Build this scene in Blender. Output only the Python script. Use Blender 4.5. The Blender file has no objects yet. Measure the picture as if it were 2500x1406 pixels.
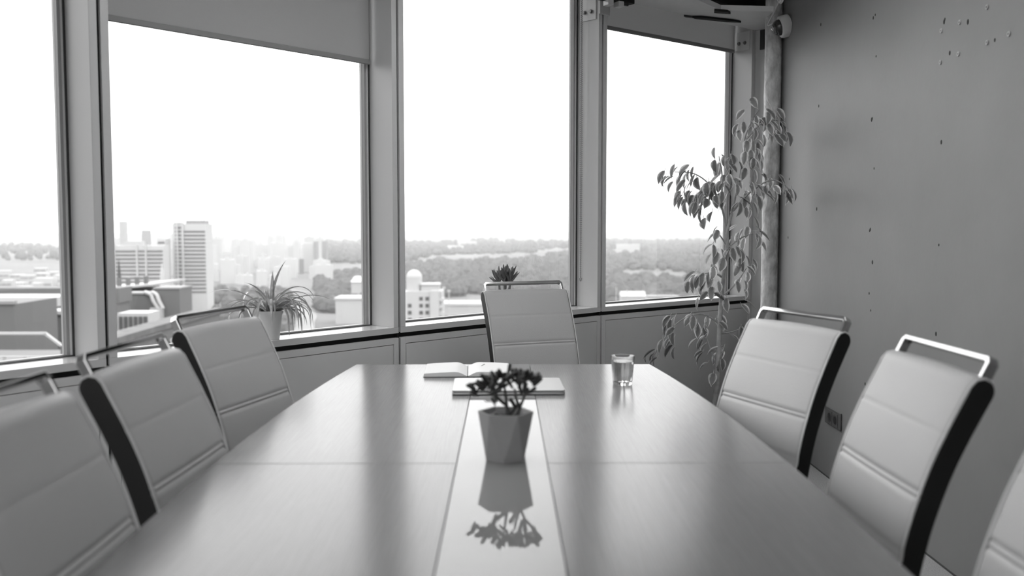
import bpy, bmesh, math, random
from mathutils import Vector, Matrix

scene = bpy.context.scene
COL = scene.collection
PI = math.pi

# ------------------------------------------------------------------ camera
cam_data = bpy.data.cameras.new("camera")
cam = bpy.data.objects.new("camera", cam_data)
COL.objects.link(cam)
cam.location = (0.0, 0.0, 1.27)
cam.rotation_euler = (math.radians(90 - 3.756), 0.0, math.radians(-0.447))
cam_data.sensor_width = 36.0
cam_data.lens = 33.12
cam_data.clip_start = 0.05
cam_data.clip_end = 30000
cam_data.dof.use_dof = True
cam_data.dof.focus_distance = 4.6
cam_data.dof.aperture_fstop = 2.5
scene.camera = cam

# ------------------------------------------------------------------ sky, sun, exposure
# evenly overcast sky after the CIE standard: the zenith three times as bright as the horizon
ZENITH = 6.0
world = bpy.data.worlds.new("overcast_white_sky")
scene.world = world
world.use_nodes = True
wn = world.node_tree
w_tc = wn.nodes.new("ShaderNodeTexCoord")
w_sep = wn.nodes.new("ShaderNodeSeparateXYZ")
wn.links.new(w_tc.outputs["Generated"], w_sep.inputs[0])
w_max = wn.nodes.new("ShaderNodeMath")
w_max.operation = 'MAXIMUM'
w_max.inputs[1].default_value = 0.0
wn.links.new(w_sep.outputs["Z"], w_max.inputs[0])
w_mad = wn.nodes.new("ShaderNodeMath")
w_mad.operation = 'MULTIPLY_ADD'
w_mad.inputs[1].default_value = ZENITH * 2 / 3
w_mad.inputs[2].default_value = ZENITH / 3
wn.links.new(w_max.outputs[0], w_mad.inputs[0])
wn.nodes["Background"].inputs[0].default_value = (1, 1, 1, 1)
wn.links.new(w_mad.outputs[0], wn.nodes["Background"].inputs[1])
scene.view_settings.view_transform = 'Standard'
scene.view_settings.look = 'None'
scene.view_settings.exposure = 0.0
scene.view_settings.gamma = 1.0
scene.view_settings.use_curve_mapping = False
scene.cycles.use_denoising = True
scene.cycles.max_bounces = 10
scene.cycles.diffuse_bounces = 5
scene.cycles.transparent_max_bounces = 24
scene.cycles.caustics_reflective = False
scene.cycles.caustics_refractive = False

# ------------------------------------------------------------------ materials
MATS = {}
def mat(name, v=0.5, rough=0.5, metal=0.0, spec=0.5, noise=0.0, nscale=20.0, bump=0.0, bscale=60.0,
        coat=0.0, coat_rough=0.05, trans=0.0, ior=1.45, emit=0.0, stretch=(1, 1, 1)):
    if name in MATS:
        return MATS[name]
    m = bpy.data.materials.new(name)
    m.use_nodes = True
    nt = m.node_tree
    b = nt.nodes["Principled BSDF"]
    b.inputs["Base Color"].default_value = (v, v, v, 1)
    b.inputs["Roughness"].default_value = rough
    b.inputs["Metallic"].default_value = metal
    b.inputs["Specular IOR Level"].default_value = spec
    b.inputs["IOR"].default_value = ior
    b.inputs["Coat Weight"].default_value = coat
    b.inputs["Coat Roughness"].default_value = coat_rough
    b.inputs["Transmission Weight"].default_value = trans
    if emit:
        b.inputs["Emission Color"].default_value = (1, 1, 1, 1)
        b.inputs["Emission Strength"].default_value = emit
    if noise or bump:
        tc = nt.nodes.new("ShaderNodeTexCoord")
        mp = nt.nodes.new("ShaderNodeMapping")
        mp.inputs["Scale"].default_value = stretch
        nt.links.new(tc.outputs["Object"], mp.inputs["Vector"])
    if noise:
        n = nt.nodes.new("ShaderNodeTexNoise")
        n.inputs["Scale"].default_value = nscale
        n.inputs["Detail"].default_value = 6
        n.inputs["Roughness"].default_value = 0.6
        nt.links.new(mp.outputs[0], n.inputs["Vector"])
        r = nt.nodes.new("ShaderNodeMapRange")
        r.inputs["From Min"].default_value = 0.25
        r.inputs["From Max"].default_value = 0.75
        r.inputs["To Min"].default_value = v * (1 - noise)
        r.inputs["To Max"].default_value = min(1, v * (1 + noise))
        nt.links.new(n.outputs["Fac"], r.inputs["Value"])
        nt.links.new(r.outputs[0], b.inputs["Base Color"])
    if bump:
        n2 = nt.nodes.new("ShaderNodeTexNoise")
        n2.inputs["Scale"].default_value = bscale
        n2.inputs["Detail"].default_value = 5
        nt.links.new(mp.outputs[0], n2.inputs["Vector"])
        bp = nt.nodes.new("ShaderNodeBump")
        bp.inputs["Strength"].default_value = bump
        bp.inputs["Distance"].default_value = 0.01
        nt.links.new(n2.outputs["Fac"], bp.inputs["Height"])
        nt.links.new(bp.outputs[0], b.inputs["Normal"])
    MATS[name] = m
    return m

def wood_mat():
    m = mat("grey_oak_veneer", 0.3, 0.20, coat=0.0, spec=0.30)
    nt = m.node_tree
    b = nt.nodes["Principled BSDF"]
    tc = nt.nodes.new("ShaderNodeTexCoord")
    mp = nt.nodes.new("ShaderNodeMapping")
    mp.inputs["Scale"].default_value = (40, 2.2, 1)
    nt.links.new(tc.outputs["Object"], mp.inputs[0])
    n = nt.nodes.new("ShaderNodeTexNoise")
    n.inputs["Scale"].default_value = 3
    n.inputs["Detail"].default_value = 8
    n.inputs["Distortion"].default_value = 1.2
    nt.links.new(mp.outputs[0], n.inputs["Vector"])
    w = nt.nodes.new("ShaderNodeTexWave")
    w.wave_type = 'BANDS'
    w.bands_direction = 'X'
    w.inputs["Scale"].default_value = 1.2
    w.inputs["Distortion"].default_value = 9
    w.inputs["Detail"].default_value = 3
    nt.links.new(mp.outputs[0], w.inputs["Vector"])
    mx = nt.nodes.new("ShaderNodeMath")
    mx.operation = 'MULTIPLY_ADD'
    mx.inputs[1].default_value = 0.5
    nt.links.new(w.outputs["Fac"], mx.inputs[0])
    nt.links.new(n.outputs["Fac"], mx.inputs[2])
    r = nt.nodes.new("ShaderNodeMapRange")
    r.inputs["From Min"].default_value = 0.3
    r.inputs["From Max"].default_value = 1.1
    r.inputs["To Min"].default_value = WOOD[0]
    r.inputs["To Max"].default_value = WOOD[1]
    nt.links.new(mx.outputs[0], r.inputs[0])
    nt.links.new(r.outputs[0], b.inputs["Base Color"])
    bp = nt.nodes.new("ShaderNodeBump")
    bp.inputs["Strength"].default_value = 0.03
    bp.inputs["Distance"].default_value = 0.004
    nt.links.new(n.outputs["Fac"], bp.inputs["Height"])
    nt.links.new(bp.outputs[0], b.inputs["Normal"])
    return m
WOOD = (0.20, 0.24)

def pane_mat():
    m = bpy.data.materials.new("window_glass")
    m.use_nodes = True
    nt = m.node_tree
    nt.nodes.clear()
    o = nt.nodes.new("ShaderNodeOutputMaterial")
    t = nt.nodes.new("ShaderNodeBsdfTransparent")
    t.inputs[0].default_value = (0.985, 0.985, 0.985, 1)
    g = nt.nodes.new("ShaderNodeBsdfGlossy")
    g.inputs["Roughness"].default_value = 0.0
    f = nt.nodes.new("ShaderNodeFresnel")
    f.inputs[0].default_value = 1.25
    mx = nt.nodes.new("ShaderNodeMixShader")
    nt.links.new(f.outputs[0], mx.inputs[0])
    nt.links.new(t.outputs[0], mx.inputs[1])
    nt.links.new(g.outputs[0], mx.inputs[2])
    nt.links.new(mx.outputs[0], o.inputs[0])
    return m

def leaf_mat(name, core, edge, lo=0.55, hi=0.95, transl=0.25, rough=0.4, var=0.3):
    """leaf with a paler variegated margin; the 'margin' attribute runs from 0 at the midrib to 1 at the rim"""
    m = bpy.data.materials.new(name)
    m.use_nodes = True
    nt = m.node_tree
    b = nt.nodes["Principled BSDF"]
    b.inputs["Roughness"].default_value = rough
    at = nt.nodes.new("ShaderNodeAttribute")
    at.attribute_name = "margin"
    tc = nt.nodes.new("ShaderNodeTexCoord")
    n = nt.nodes.new("ShaderNodeTexNoise")
    n.inputs["Scale"].default_value = 60
    nt.links.new(tc.outputs["Object"], n.inputs["Vector"])
    ad = nt.nodes.new("ShaderNodeMath")
    ad.operation = 'MULTIPLY_ADD'
    ad.inputs[1].default_value = 0.5
    nt.links.new(n.outputs["Fac"], ad.inputs[0])
    nt.links.new(at.outputs["Fac"], ad.inputs[2])
    r = nt.nodes.new("ShaderNodeMapRange")
    r.inputs["From Min"].default_value = lo + .25
    r.inputs["From Max"].default_value = hi + .25
    r.inputs["To Min"].default_value = core
    r.inputs["To Max"].default_value = edge
    nt.links.new(ad.outputs[0], r.inputs[0])
    oi = nt.nodes.new("ShaderNodeObjectInfo")
    v = nt.nodes.new("ShaderNodeMapRange")
    v.inputs["To Min"].default_value = 1 - var
    v.inputs["To Max"].default_value = 1 + var
    nt.links.new(oi.outputs["Random"], v.inputs[0])
    mu = nt.nodes.new("ShaderNodeMath")
    mu.operation = 'MULTIPLY'
    nt.links.new(r.outputs[0], mu.inputs[0])
    nt.links.new(v.outputs[0], mu.inputs[1])
    nt.links.new(mu.outputs[0], b.inputs["Base Color"])
    tr = nt.nodes.new("ShaderNodeBsdfTranslucent")
    nt.links.new(mu.outputs[0], tr.inputs[0])
    ms = nt.nodes.new("ShaderNodeMixShader")
    ms.inputs[0].default_value = transl
    nt.links.new(b.outputs[0], ms.inputs[1])
    nt.links.new(tr.outputs[0], ms.inputs[2])
    nt.links.new(ms.outputs[0], nt.nodes["Material Output"].inputs[0])
    return m

M_frame = mat("grey_painted_aluminium", 0.62, 0.38, spec=0.5)
M_sill = mat("white_laminate_sill", 0.82, 0.08, spec=0.6)
M_black = mat("black_gap", 0.012, 0.7)
M_gasket = mat("dark_rubber_gasket", 0.05, 0.5)
M_sash = mat("grey_sash_profile", 0.35, 0.4)
M_sashlight = mat("bright_sash_edge", 0.8, 0.3)
M_panel = mat("grey_spandrel_panel", 0.64, 0.45, noise=0.03, nscale=3)
M_wall = mat("dark_grey_painted_wall", 0.222, 0.5, spec=0.35, noise=0.07, nscale=2.2, bump=0.05, bscale=40)
M_backwall = mat("light_painted_wall", 0.7, 0.6)
M_floor = mat("speckled_light_carpet", 0.36, 0.95, spec=0.1, noise=0.35, nscale=220, bump=0.4, bscale=300)
M_cavity_shade = mat("cavity_shade_black", 0.018, 0.8)  # darkness of the cavity above the soffit, put into the colour
M_soffit = mat("pale_metal_soffit", 0.88, 0.35, noise=0.06, nscale=4)
M_blind = mat("grey_blind_fabric", 0.40, 0.8, spec=0.2, noise=0.05, nscale=400)
def let_light_through(m, fac, v):
    nt = m.node_tree
    tr = nt.nodes.new("ShaderNodeBsdfTranslucent")
    tr.inputs[0].default_value = (v, v, v, 1)
    ms = nt.nodes.new("ShaderNodeMixShader")
    ms.inputs[0].default_value = fac
    nt.links.new(nt.nodes["Principled BSDF"].outputs[0], ms.inputs[1])
    nt.links.new(tr.outputs[0], ms.inputs[2])
    nt.links.new(ms.outputs[0], nt.nodes["Material Output"].inputs[0])
let_light_through(M_blind, .36, .7)
M_blindbar = mat("grey_blind_bar", 0.25, 0.5)
M_plaster = mat("rough_plastered_pipe", 0.70, 0.85, noise=0.5, nscale=24, bump=1.0, bscale=34, stretch=(1, 1, .5))
M_white = mat("white_plastic", 0.75, 0.35)
M_bolt = mat("steel_bolt", 0.25, 0.4, metal=0.6)
M_chrome = mat("polished_chrome", 0.62, 0.07, metal=1.0)
M_leather = mat("pale_grey_leather", 0.465, 0.42, spec=0.45, bump=0.08, bscale=260)
M_leatherdark = mat("black_leather", 0.016, 0.5, spec=0.3)
M_piping = mat("pale_stitched_piping", 0.7, 0.5, bump=0.4, bscale=400)
M_wood = wood_mat()
M_groove = mat("dark_groove", 0.06, 0.6)
M_strip = mat("glossy_white_inlay", 0.27, 0.02, ior=1.38)
M_pot = mat("matt_grey_ceramic", 0.30, 0.6, noise=0.05, nscale=30)
M_pot2 = mat("pale_ceramic", 0.72, 0.45)
M_soil = mat("dark_potting_soil", 0.03, 0.95, bump=1.0, bscale=200)
M_bark = mat("grey_bark", 0.40, 0.8, noise=0.3, nscale=30, bump=0.5, bscale=60)
M_stem = mat("succulent_stem", 0.07, 0.7, noise=0.3, nscale=80)
M_succ = leaf_mat("dark_succulent_leaf", 0.035, 0.05, transl=0.0, rough=0.35)
M_succ2 = leaf_mat("window_succulent_leaf", 0.2, 0.3, transl=0.15, rough=0.4)
M_ficus = leaf_mat("variegated_ficus_leaf", 0.24, 0.78, 0.48, 0.85, transl=0.5, rough=0.35)
M_spider = leaf_mat("striped_spider_plant_leaf", 0.8, 0.36, 0.25, 0.5, transl=0.55, rough=0.4, var=0.15)
M_paper = mat("white_paper", 0.85, 0.8)
M_cover = mat("dark_book_cover", 0.08, 0.6)
M_alu = mat("brushed_aluminium", 0.48, 0.38, metal=0.6)
M_dark = mat("dark_plastic", 0.05, 0.4)
M_socket = mat("dark_grey_socket_plastic", 0.09, 0.4)
M_glass = mat("clear_drinking_glass", 1.0, 0.0, trans=1.0, ior=1.45)
M_water = mat("clear_water", 1.0, 0.0, trans=1.0, ior=1.33)
M_pane = pane_mat()
M_fill_down = mat("fill_light_down", 0.8, 0.5, emit=6.5)  # this and the next glow for the added fill lights
M_fill_up = mat("fill_light_up", 0.8, 0.5, emit=12.0)

# ------------------------------------------------------------------ mesh helpers
class MB:
    def __init__(self):
        self.v, self.f = [], []
    def add(self, vs, fs):
        o = len(self.v)
        self.v += [tuple(p) for p in vs]
        self.f += [tuple(i + o for i in f) for f in fs]
        return self
    def box(self, x0, x1, y0, y1, z0, z1):
        return self.add([(x0, y0, z0), (x1, y0, z0), (x1, y1, z0), (x0, y1, z0), (x0, y0, z1), (x1, y0, z1), (x1, y1, z1), (x0, y1, z1)],
                        [(0, 3, 2, 1), (4, 5, 6, 7), (0, 1, 5, 4), (1, 2, 6, 5), (2, 3, 7, 6), (3, 0, 4, 7)])
    def prism(self, poly, z0, z1):
        n = len(poly)
        vs = [(p[0], p[1], z0) for p in poly] + [(p[0], p[1], z1) for p in poly]
        fs = [tuple(range(n - 1, -1, -1)), tuple(range(n, 2 * n))] + [(i, (i + 1) % n, n + (i + 1) % n, n + i) for i in range(n)]
        return self.add(vs, fs)
    def loft(self, rings, cap=True, close=True):
        n = len(rings[0])
        vs = [p for r in rings for p in r]
        fs = []
        m = n if close else n - 1
        for k in range(len(rings) - 1):
            for i in range(m):
                j = (i + 1) % n
                fs.append((k * n + i, k * n + j, (k + 1) * n + j, (k + 1) * n + i))
        if cap:
            fs.append(tuple(range(n - 1, -1, -1)))
            b = (len(rings) - 1) * n
            fs.append(tuple(range(b, b + n)))
        return self.add(vs, fs)
    def lathe(self, prof, n=24, c=(0, 0), cap=True):
        rings = [[(c[0] + r * math.cos(2 * PI * i / n), c[1] + r * math.sin(2 * PI * i / n), z) for i in range(n)] for r, z in prof]
        return self.loft(rings, cap)
    def tube(self, pts, rad, n=8, closed=False):
        pts = [Vector(p) for p in pts]
        if not hasattr(rad, '__len__'):
            rad = [rad] * len(pts)
        rings = []
        N = len(pts)
        t0 = (pts[1] - pts[0]).normalized()
        a = t0.orthogonal().normalized()
        for i, p in enumerate(pts):
            if closed:
                t = (pts[(i + 1) % N] - pts[i - 1]).normalized()
            else:
                t = (pts[min(i + 1, N - 1)] - pts[max(i - 1, 0)]).normalized()
            a = (a - t * a.dot(t)).normalized()
            b = t.cross(a)
            rings.append([tuple(p + (a * math.cos(2 * PI * k / n) + b * math.sin(2 * PI * k / n)) * rad[i]) for k in range(n)])
        if closed:
            rings.append(rings[0])
        return self.loft(rings, cap=not closed)
    def sweep_rect(self, pts, nrm, w, h):
        """rectangle swept along a polyline lying in a plane of normal nrm, with mitred corners"""
        pts = [Vector(p) for p in pts]
        nrm = Vector(nrm).normalized()
        rings = []
        for i, p in enumerate(pts):
            d0 = (pts[i] - pts[i - 1]).normalized() if i else (pts[1] - pts[0]).normalized()
            d1 = (pts[i + 1] - pts[i]).normalized() if i < len(pts) - 1 else d0
            t = (d0 + d1).normalized()
            s = nrm.cross(t)
            k = 1 / max(0.3, t.dot(d0))
            rings.append([tuple(p + s * (sx * w / 2 * k) + nrm * (sy * h / 2)) for sx, sy in ((-1, -1), (1, -1), (1, 1), (-1, 1))])
        return self.loft(rings)
    def sphere(self, c, r, n=12, m=8, a0=-PI / 2, a1=PI / 2):
        prof = [(max(1e-4, r * math.cos(a0 + (a1 - a0) * k / m)), c[2] + r * math.sin(a0 + (a1 - a0) * k / m)) for k in range(m + 1)]
        return self.lathe(prof, n, (c[0], c[1]))
    def mesh(self, name, smooth=False):
        me = bpy.data.meshes.new(name)
        me.from_pydata(self.v, [], self.f)
        bm = bmesh.new()
        bm.from_mesh(me)
        bmesh.ops.recalc_face_normals(bm, faces=bm.faces)
        bm.to_mesh(me)
        bm.free()
        if smooth:
            me.shade_smooth()
            me.set_sharp_from_angle(angle=math.radians(smooth if smooth > 1 else 40))
        return me
    def build(self, name, m, parent=None, smooth=False, bevel=0.0):
        me = self.mesh(name, smooth)
        me.materials.append(m)
        return link(name, me, parent, bevel)

def link(name, me, parent=None, bevel=0.0, matrix=None):
    o = bpy.data.objects.new(name, me)
    COL.objects.link(o)
    o.parent = parent
    if matrix is not None:
        o.matrix_local = matrix
    if bevel:
        b = o.modifiers.new("edge", 'BEVEL')
        b.width = bevel
        b.segments = 2
        b.limit_method = 'ANGLE'
        b.angle_limit = math.radians(50)
    return o
def box(name, m, x0, x1, y0, y1, z0, z1, parent=None, bevel=0.0):
    return MB().box(x0, x1, y0, y1, z0, z1).build(name, m, parent, bevel=bevel)
def empty(name, loc=(0, 0, 0), rz=0.0):
    o = bpy.data.objects.new(name, None)
    COL.objects.link(o)
    o.location = loc
    o.rotation_euler = (0, 0, rz)
    o.empty_display_size = 0.1
    return o
def tag(o, label=None, cat=None, group=None, kind=None):
    if label: o["label"] = label
    if cat: o["category"] = cat
    if group: o["group"] = group
    if kind: o["kind"] = kind
    return o
def struct(o, label=None):
    return tag(o, label, kind="structure")
def copy_tree(o, parent=None):
    c = o.copy()
    COL.objects.link(c)
    c.parent = parent
    for ch in list(o.children):
        copy_tree(ch, c)
    return c
def spline(pts, n=6):
    """Catmull-Rom through pts"""
    P = [Vector(p) for p in pts]
    P = [P[0] * 2 - P[1]] + P + [P[-1] * 2 - P[-2]]
    out = []
    for i in range(1, len(P) - 2):
        for k in range(n):
            t = k / n
            a, b, c, d = P[i - 1], P[i], P[i + 1], P[i + 2]
            out.append(0.5 * ((2 * b) + (c - a) * t + (2 * a - 5 * b + 4 * c - d) * t * t + (3 * b - a - 3 * c + d) * t ** 3))
    out.append(P[-2])
    return out

# ------------------------------------------------------------------ the room
WX = 1.637            # right wall
CEIL = 2.80
# joints of the curved window front, from added rear bays round to the far corner
J = [(1.63, -0.95), (0.29, -0.95), (-1.05, -0.95), (-2.39, -0.95), (-3.73, -0.95), (-3.51, -0.284), (-2.87, 0.917), (-2.152, 2.07),
     (-1.334, 3.156), (-0.463, 4.14), (0.531, 5.158), (1.582, 6.015)]

fl = [(p[0], p[1]) for p in J] + [(WX + .1, 6.1), (WX + .1, -0.95)]
struct(MB().prism(fl[::-1], -0.12, 0.0).build("floor", M_floor), "light speckled carpet floor beside the dark wall")
struct(MB().prism([(WX + .15, -1.25), (-4.1, -1.25)] + [(p[0] - .25, p[1] + .25) for p in J[5:]] + [(WX + .15, 6.3)], CEIL, CEIL + .15).build("ceiling", M_white), "white ceiling of the meeting room")
wall = struct(box("wall_right", M_wall, WX, WX + .12, -1.15, 6.1, 0, CEIL), "dark grey painted wall on the right with drill holes")
we = empty("wall_end")
struct(we, "narrow dark grey wall strip between last window and pipe")
MB().prism([(1.587, 6.016), (WX, 5.965), (WX + .05, 6.25), (1.468, 6.19)], 0, 1.238).build("wall_panel", M_panel, we)
MB().prism([(1.587, 6.016), (WX, 5.965), (WX + .05, 6.25), (1.468, 6.19)], 1.245, 2.5).build("wall_panel", M_panel, we)
MB().prism([(1.587, 6.016), (WX, 5.965), (WX + .05, 6.25), (1.468, 6.19)], 2.5, CEIL).build("cavity_panel", M_cavity_shade, we)
MB().prism([(1.590, 6.019), (WX, 5.969), (WX + .05, 6.25), (1.472, 6.19)], 1.238, 1.245).build("joint_strip", M_sashlight, we)
# drill holes and anchors left in the right wall
hole_me = MB().loft([[(0, r * math.cos(k * PI / 4), 1.4 * r * math.sin(k * PI / 4)) for k in range(8)] for r in (.0075,)] +
                    [[(-.0012, r * math.cos(k * PI / 4), 1.4 * r * math.sin(k * PI / 4)) for k in range(8)] for r in (.006,)]).mesh("drill_hole")
hole_me.materials.append(M_black)
for i, (y, z) in enumerate([(4.217, 2.201), (4.239, 2.192), (3.553, 2.029), (3.547, 2.037), (4.942, 2.311), (4.196, 2.017), (4.947, 1.894), (4.229, 1.744),
             (4.222, 1.748), (3.547, 1.584), (4.187, 1.525), (5.434, 1.54), (4.945, 1.36), (4.221, 1.25), (4.213, 1.255), (3.542, 1.199), (5.436, 1.204), (4.179, 1.11),
             (4.208, .969), (3.544, .862), (4.184, .894), (4.229, .555), (3.37, 1.99), (3.18, 1.89), (3.50, 1.905)]):
    o = link("drill_hole", hole_me, wall)
    o.location = (WX, y, z)
    s = 0.55 + 0.45 * ((i * 7) % 5) / 4
    o.scale = (1, s, s)
anch = MB()
anch.loft([[(-d, r * math.cos(k * PI / 6), r * math.sin(k * PI / 6)) for k in range(12)] for d, r in ((0, .0095), (.004, .0085), (.004, .004), (.001, .0035))])
anch_me = anch.mesh("wall_anchor")
anch_me.materials.append(mat("pale_wall_anchor", 0.38, 0.5))
for y, z in [(3.236, 2.011), (3.428, 2.001), (3.571, 2.0), (3.09, 1.892), (3.228, 1.891), (3.43, 1.889), (3.57, 1.883)]:
    o = link("wall_anchor", anch_me, wall)
    o.location = (WX, y, z)
base_panel = struct(MB().box(WX - .004, WX, -.95, 5.9, 0, .006).build("trim_1", M_gasket), "thin dark joint where the right wall meets the carpet")

# soffit over the windows
inner = []
for i in range(len(J) - 1):
    a, b = Vector(J[i]), Vector(J[i + 1])
    u = (b - a).normalized()
    nn = Vector((-u.y, u.x))
    inner.append(a - nn * .36)
inner = inner[:-1] + [Vector((0.80, 4.88))]
inner[0] = Vector((1.63, -.59))
inner[4] = Vector((-3.25, -.59))
soff_poly = [tuple(Vector(p)) for p in J] + [(WX, 5.965), (WX, 5.71), (1.56, 5.70), (1.545, 5.49), (1.236, 5.465)] + [tuple(p) for p in inner[::-1]]
sof = empty("trim_2")
struct(sof, "pale metal soffit strip running above the windows")
MB().prism(soff_poly[::-1], 2.5, 2.53).build("soffit_panel", M_soffit, sof)
MB().prism([(1.10, 5.60), (1.12, 5.635), (1.33, 5.725), (1.42, 5.737), (1.36, 5.69), (1.15, 5.598)][::-1], 2.488, 2.4995).build("slot_diffuser", M_black, sof)
MB().prism([(1.045, 5.575), (1.06, 5.60), (1.115, 5.625), (1.12, 5.61)][::-1], 2.489, 2.4995).build("slot_hook", M_dark, sof)
MB().prism([(1.19, 5.425), (1.20, 5.475), (1.30, 5.50), (1.27, 5.445)][::-1], 2.486, 2.4995).build("soffit_tab", M_black, sof)

# windows: one cassette for each bay
wall_front = empty("wall_window")
struct(wall_front, "grey metal spandrel panels below the window sills")
windows = []
SILL = 0.826
for i in range(len(J) - 1):
    a, b = Vector(J[i]), Vector(J[i + 1])
    L = (b - a).length
    ang = math.atan2((b - a).y, (b - a).x)
    w = empty("window_%d" % (i + 1), (a.x, a.y, 0), ang)
    struct(w, ["rear window bay added for fill light next to the dark wall", "second rear window bay added for fill light, from the dark wall", "third rear window bay added for fill light, from the dark wall", "rear window bay in the room's left corner",  # rear bays are unseen, added to bring in fill light
               "left window bay nearest the rear corner", "left window bay behind the camera", "left window bay beside the camera",
               "leftmost window in view, without blind", "wide window with half lowered grey blind and spider plant", "tall middle window behind the head chair",
               "right hand window behind the leafy tree"][i])
    windows.append((w, L))
    F0, F1 = 0.006, 0.034
    D = 0.19
    box("jamb", M_frame, F0, F1, 0, D, SILL, 2.62, w, .0015)
    box("jamb", M_frame, L - F1, L - F0, 0, D, SILL, 2.62, w, .0015)
    box("sill", M_sill, F0, L - F0, 0.004, D, .803, SILL, w, .001)
    box("sill_apron", M_frame, F0, L - F0, 0, .004, .800, SILL, w)
    box("head", M_cavity_shade, F0, L - F0, 0, D, 2.62, CEIL, w)
    for s in (0, 1):
        x = (lambda q0, q1: (F1 + q0, F1 + q1)) if s == 0 else (lambda q0, q1: (L - F1 - q1, L - F1 - q0))
        box("gasket", M_gasket, *x(0, .006), .146, D, SILL, 2.62, w)
        box("glazing_bead", M_sashlight, *x(.006, .011), .152, D, SILL, 2.62, w)
        box("sash", M_sash, *x(.011, .022), .158, D, SILL, 2.62, w)
    box("gasket", M_gasket, F1, L - F1, .146, .152, SILL, SILL + .004, w)
    box("sash", M_sash, F1, L - F1, .160, D, SILL, SILL + .006, w)
    box("glass_pane", M_pane, F1 + .018, L - F1 - .018, .172, .178, SILL + .004, 2.62, w)
    # black joint between neighbouring cassettes
    g = MB().box(-.0055, .0055, .012, D, 0, CEIL).box(-.03, .03, .1, D + .01, 0, CEIL)
    g.build("joint_strip", M_black, w)
    # spandrel below
    sp = empty("spandrel_panel", (a.x, a.y, 0), ang)
    sp.parent = wall_front
    box("slot", M_black, 0, L, .03, .05, 0, .80, sp)
    box("stile", M_panel, F0, F1, 0, .02, .0, .779, sp, .001)
    box("stile", M_panel, L - F1, L - F0, 0, .02, .0, .779, sp, .001)
    box("rail", M_panel, F1, L - F1, 0, .02, .752, .779, sp)
    box("rail", M_panel, F1, L - F1, 0, .02, 0, .08, sp)
    box("access_panel", M_panel, F1 + .003, L - F1 - .003, .001, .02, .083, .749, sp, .001)

# roller blinds: fabric and bottom bar hanging close to the glass
def blind(i, bottom, label, chain=None):
    w, L = windows[i]
    r = empty("roller_blind", w.location, w.rotation_euler[2])
    tag(r, label, "blind", "roller blinds on the windows")
    MB().tube([(.05, .12, 2.58), (L - .05, .12, 2.58)], .02, 12).build("roller_tube", M_blindbar, r, 40)
    if bottom < 2.5:
        box("fabric", M_blind, .048, L - .050, .129, .131, bottom, 2.58, r)
        box("bottom_bar", M_blindbar, .046, L - .047, .124, .136, bottom - .004, bottom + .018, r, .003)
    if chain:
        m = MB()
        x, y, zb = chain
        n = 150
        for s in (0, 1):
            for k in range(n):
                z = zb + (2.55 - zb) * k / n
                xx = x + s * .018 + .006 * math.sin(k / n * PI) * (-1 if s == 0 else 1)
                m.sphere((xx, y + s * .012, z), .0032, 5, 4)
        m.tube([(x, y, zb + .01), (x, y, 2.55)], .0012, 4)
        m.tube([(x + .018, y + .012, zb + .01), (x + .018, y + .012, 2.55)], .0012, 4)
        m.tube([(x + .009 - .009 * math.cos(t * PI / 8), y + .006, zb + .01 - .016 * math.sin(t * PI / 8)) for t in range(9)], .0025, 5)
        m.build("bead_chain", mat("grey_bead_chain", 0.35, 0.4), r, 60)
    return r
blind(8, 1.98, "grey roller blind lowered a quarter over the window beside the spider plant")
blind(0, 1.0, "grey roller blind added on the rear window to dim the dark wall")  # unseen blind, added to keep light off the right wall
blind(4, 1.25, "grey roller blind added to cut the light in the rear left corner")  # this and the next two: unseen, added to cut light on the chairs
blind(5, 1.25, "grey roller blind added to cut the light behind the camera on the left")
blind(6, 1.25, "grey roller blind added to cut the light beside the camera on the left")
blind(9, 2.6, "rolled up blind of the middle window with long bead chain", (1.345, .085, .975))
blind(10, 2.374, "grey roller blind barely lowered in the right window above the leafy tree")

# steel brackets clamped round the mullion heads
def bracket(i, label, dark=False):
    w, L = windows[i]
    r = empty("mullion_bracket", w.location, w.rotation_euler[2])
    tag(r, label, "bracket", "steel brackets on the mullion heads")
    z0, z1 = 2.385, 2.497
    box("side_plate", M_white, L - .040, L - .034, .018, .125, z0 - .005, z1, r, .001)
    if not dark:
        box("front_plate", M_frame, L - .040, L + .045, -.012, -.001, z0 + .02, z1, r, .001)
    for y in (.05, .095):
        b = MB()
        b.tube([(L - .041, y, z0 + .04), (L - .052, y, z0 + .04)], .0085, 6)
        b.tube([(L - .041, y, z0 + .04), (L - .043, y, z0 + .04)], .012, 10)
        b.build("bolt", M_bolt, r)
    if dark:
        box("dark_block", M_gasket, L + .004, L + .062, -.075, -.030, z0 - .01, z1, r)
    return r
bracket(9, "white steel bracket with two bolts at the mullion between middle and right windows")
bracket(10, "white steel bracket with two bolts at the far end of the right window", True)
tr = empty("blind_track", (0.615, 5.135, 2.466), math.radians(31.6))
tag(tr, "black metal rail end with white clips hanging below the soffit", "rail")
box("rail", M_black, -.30, .09, -.02, .02, 0, .03, tr, .002)
for x in (-.075, -.005):
    box("clip", M_white, x - .018, x + .018, -.026, .02, -.026, .002, tr, .002)
box("pin", M_dark, .03, .06, -.005, .005, -.012, 0, tr)

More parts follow.
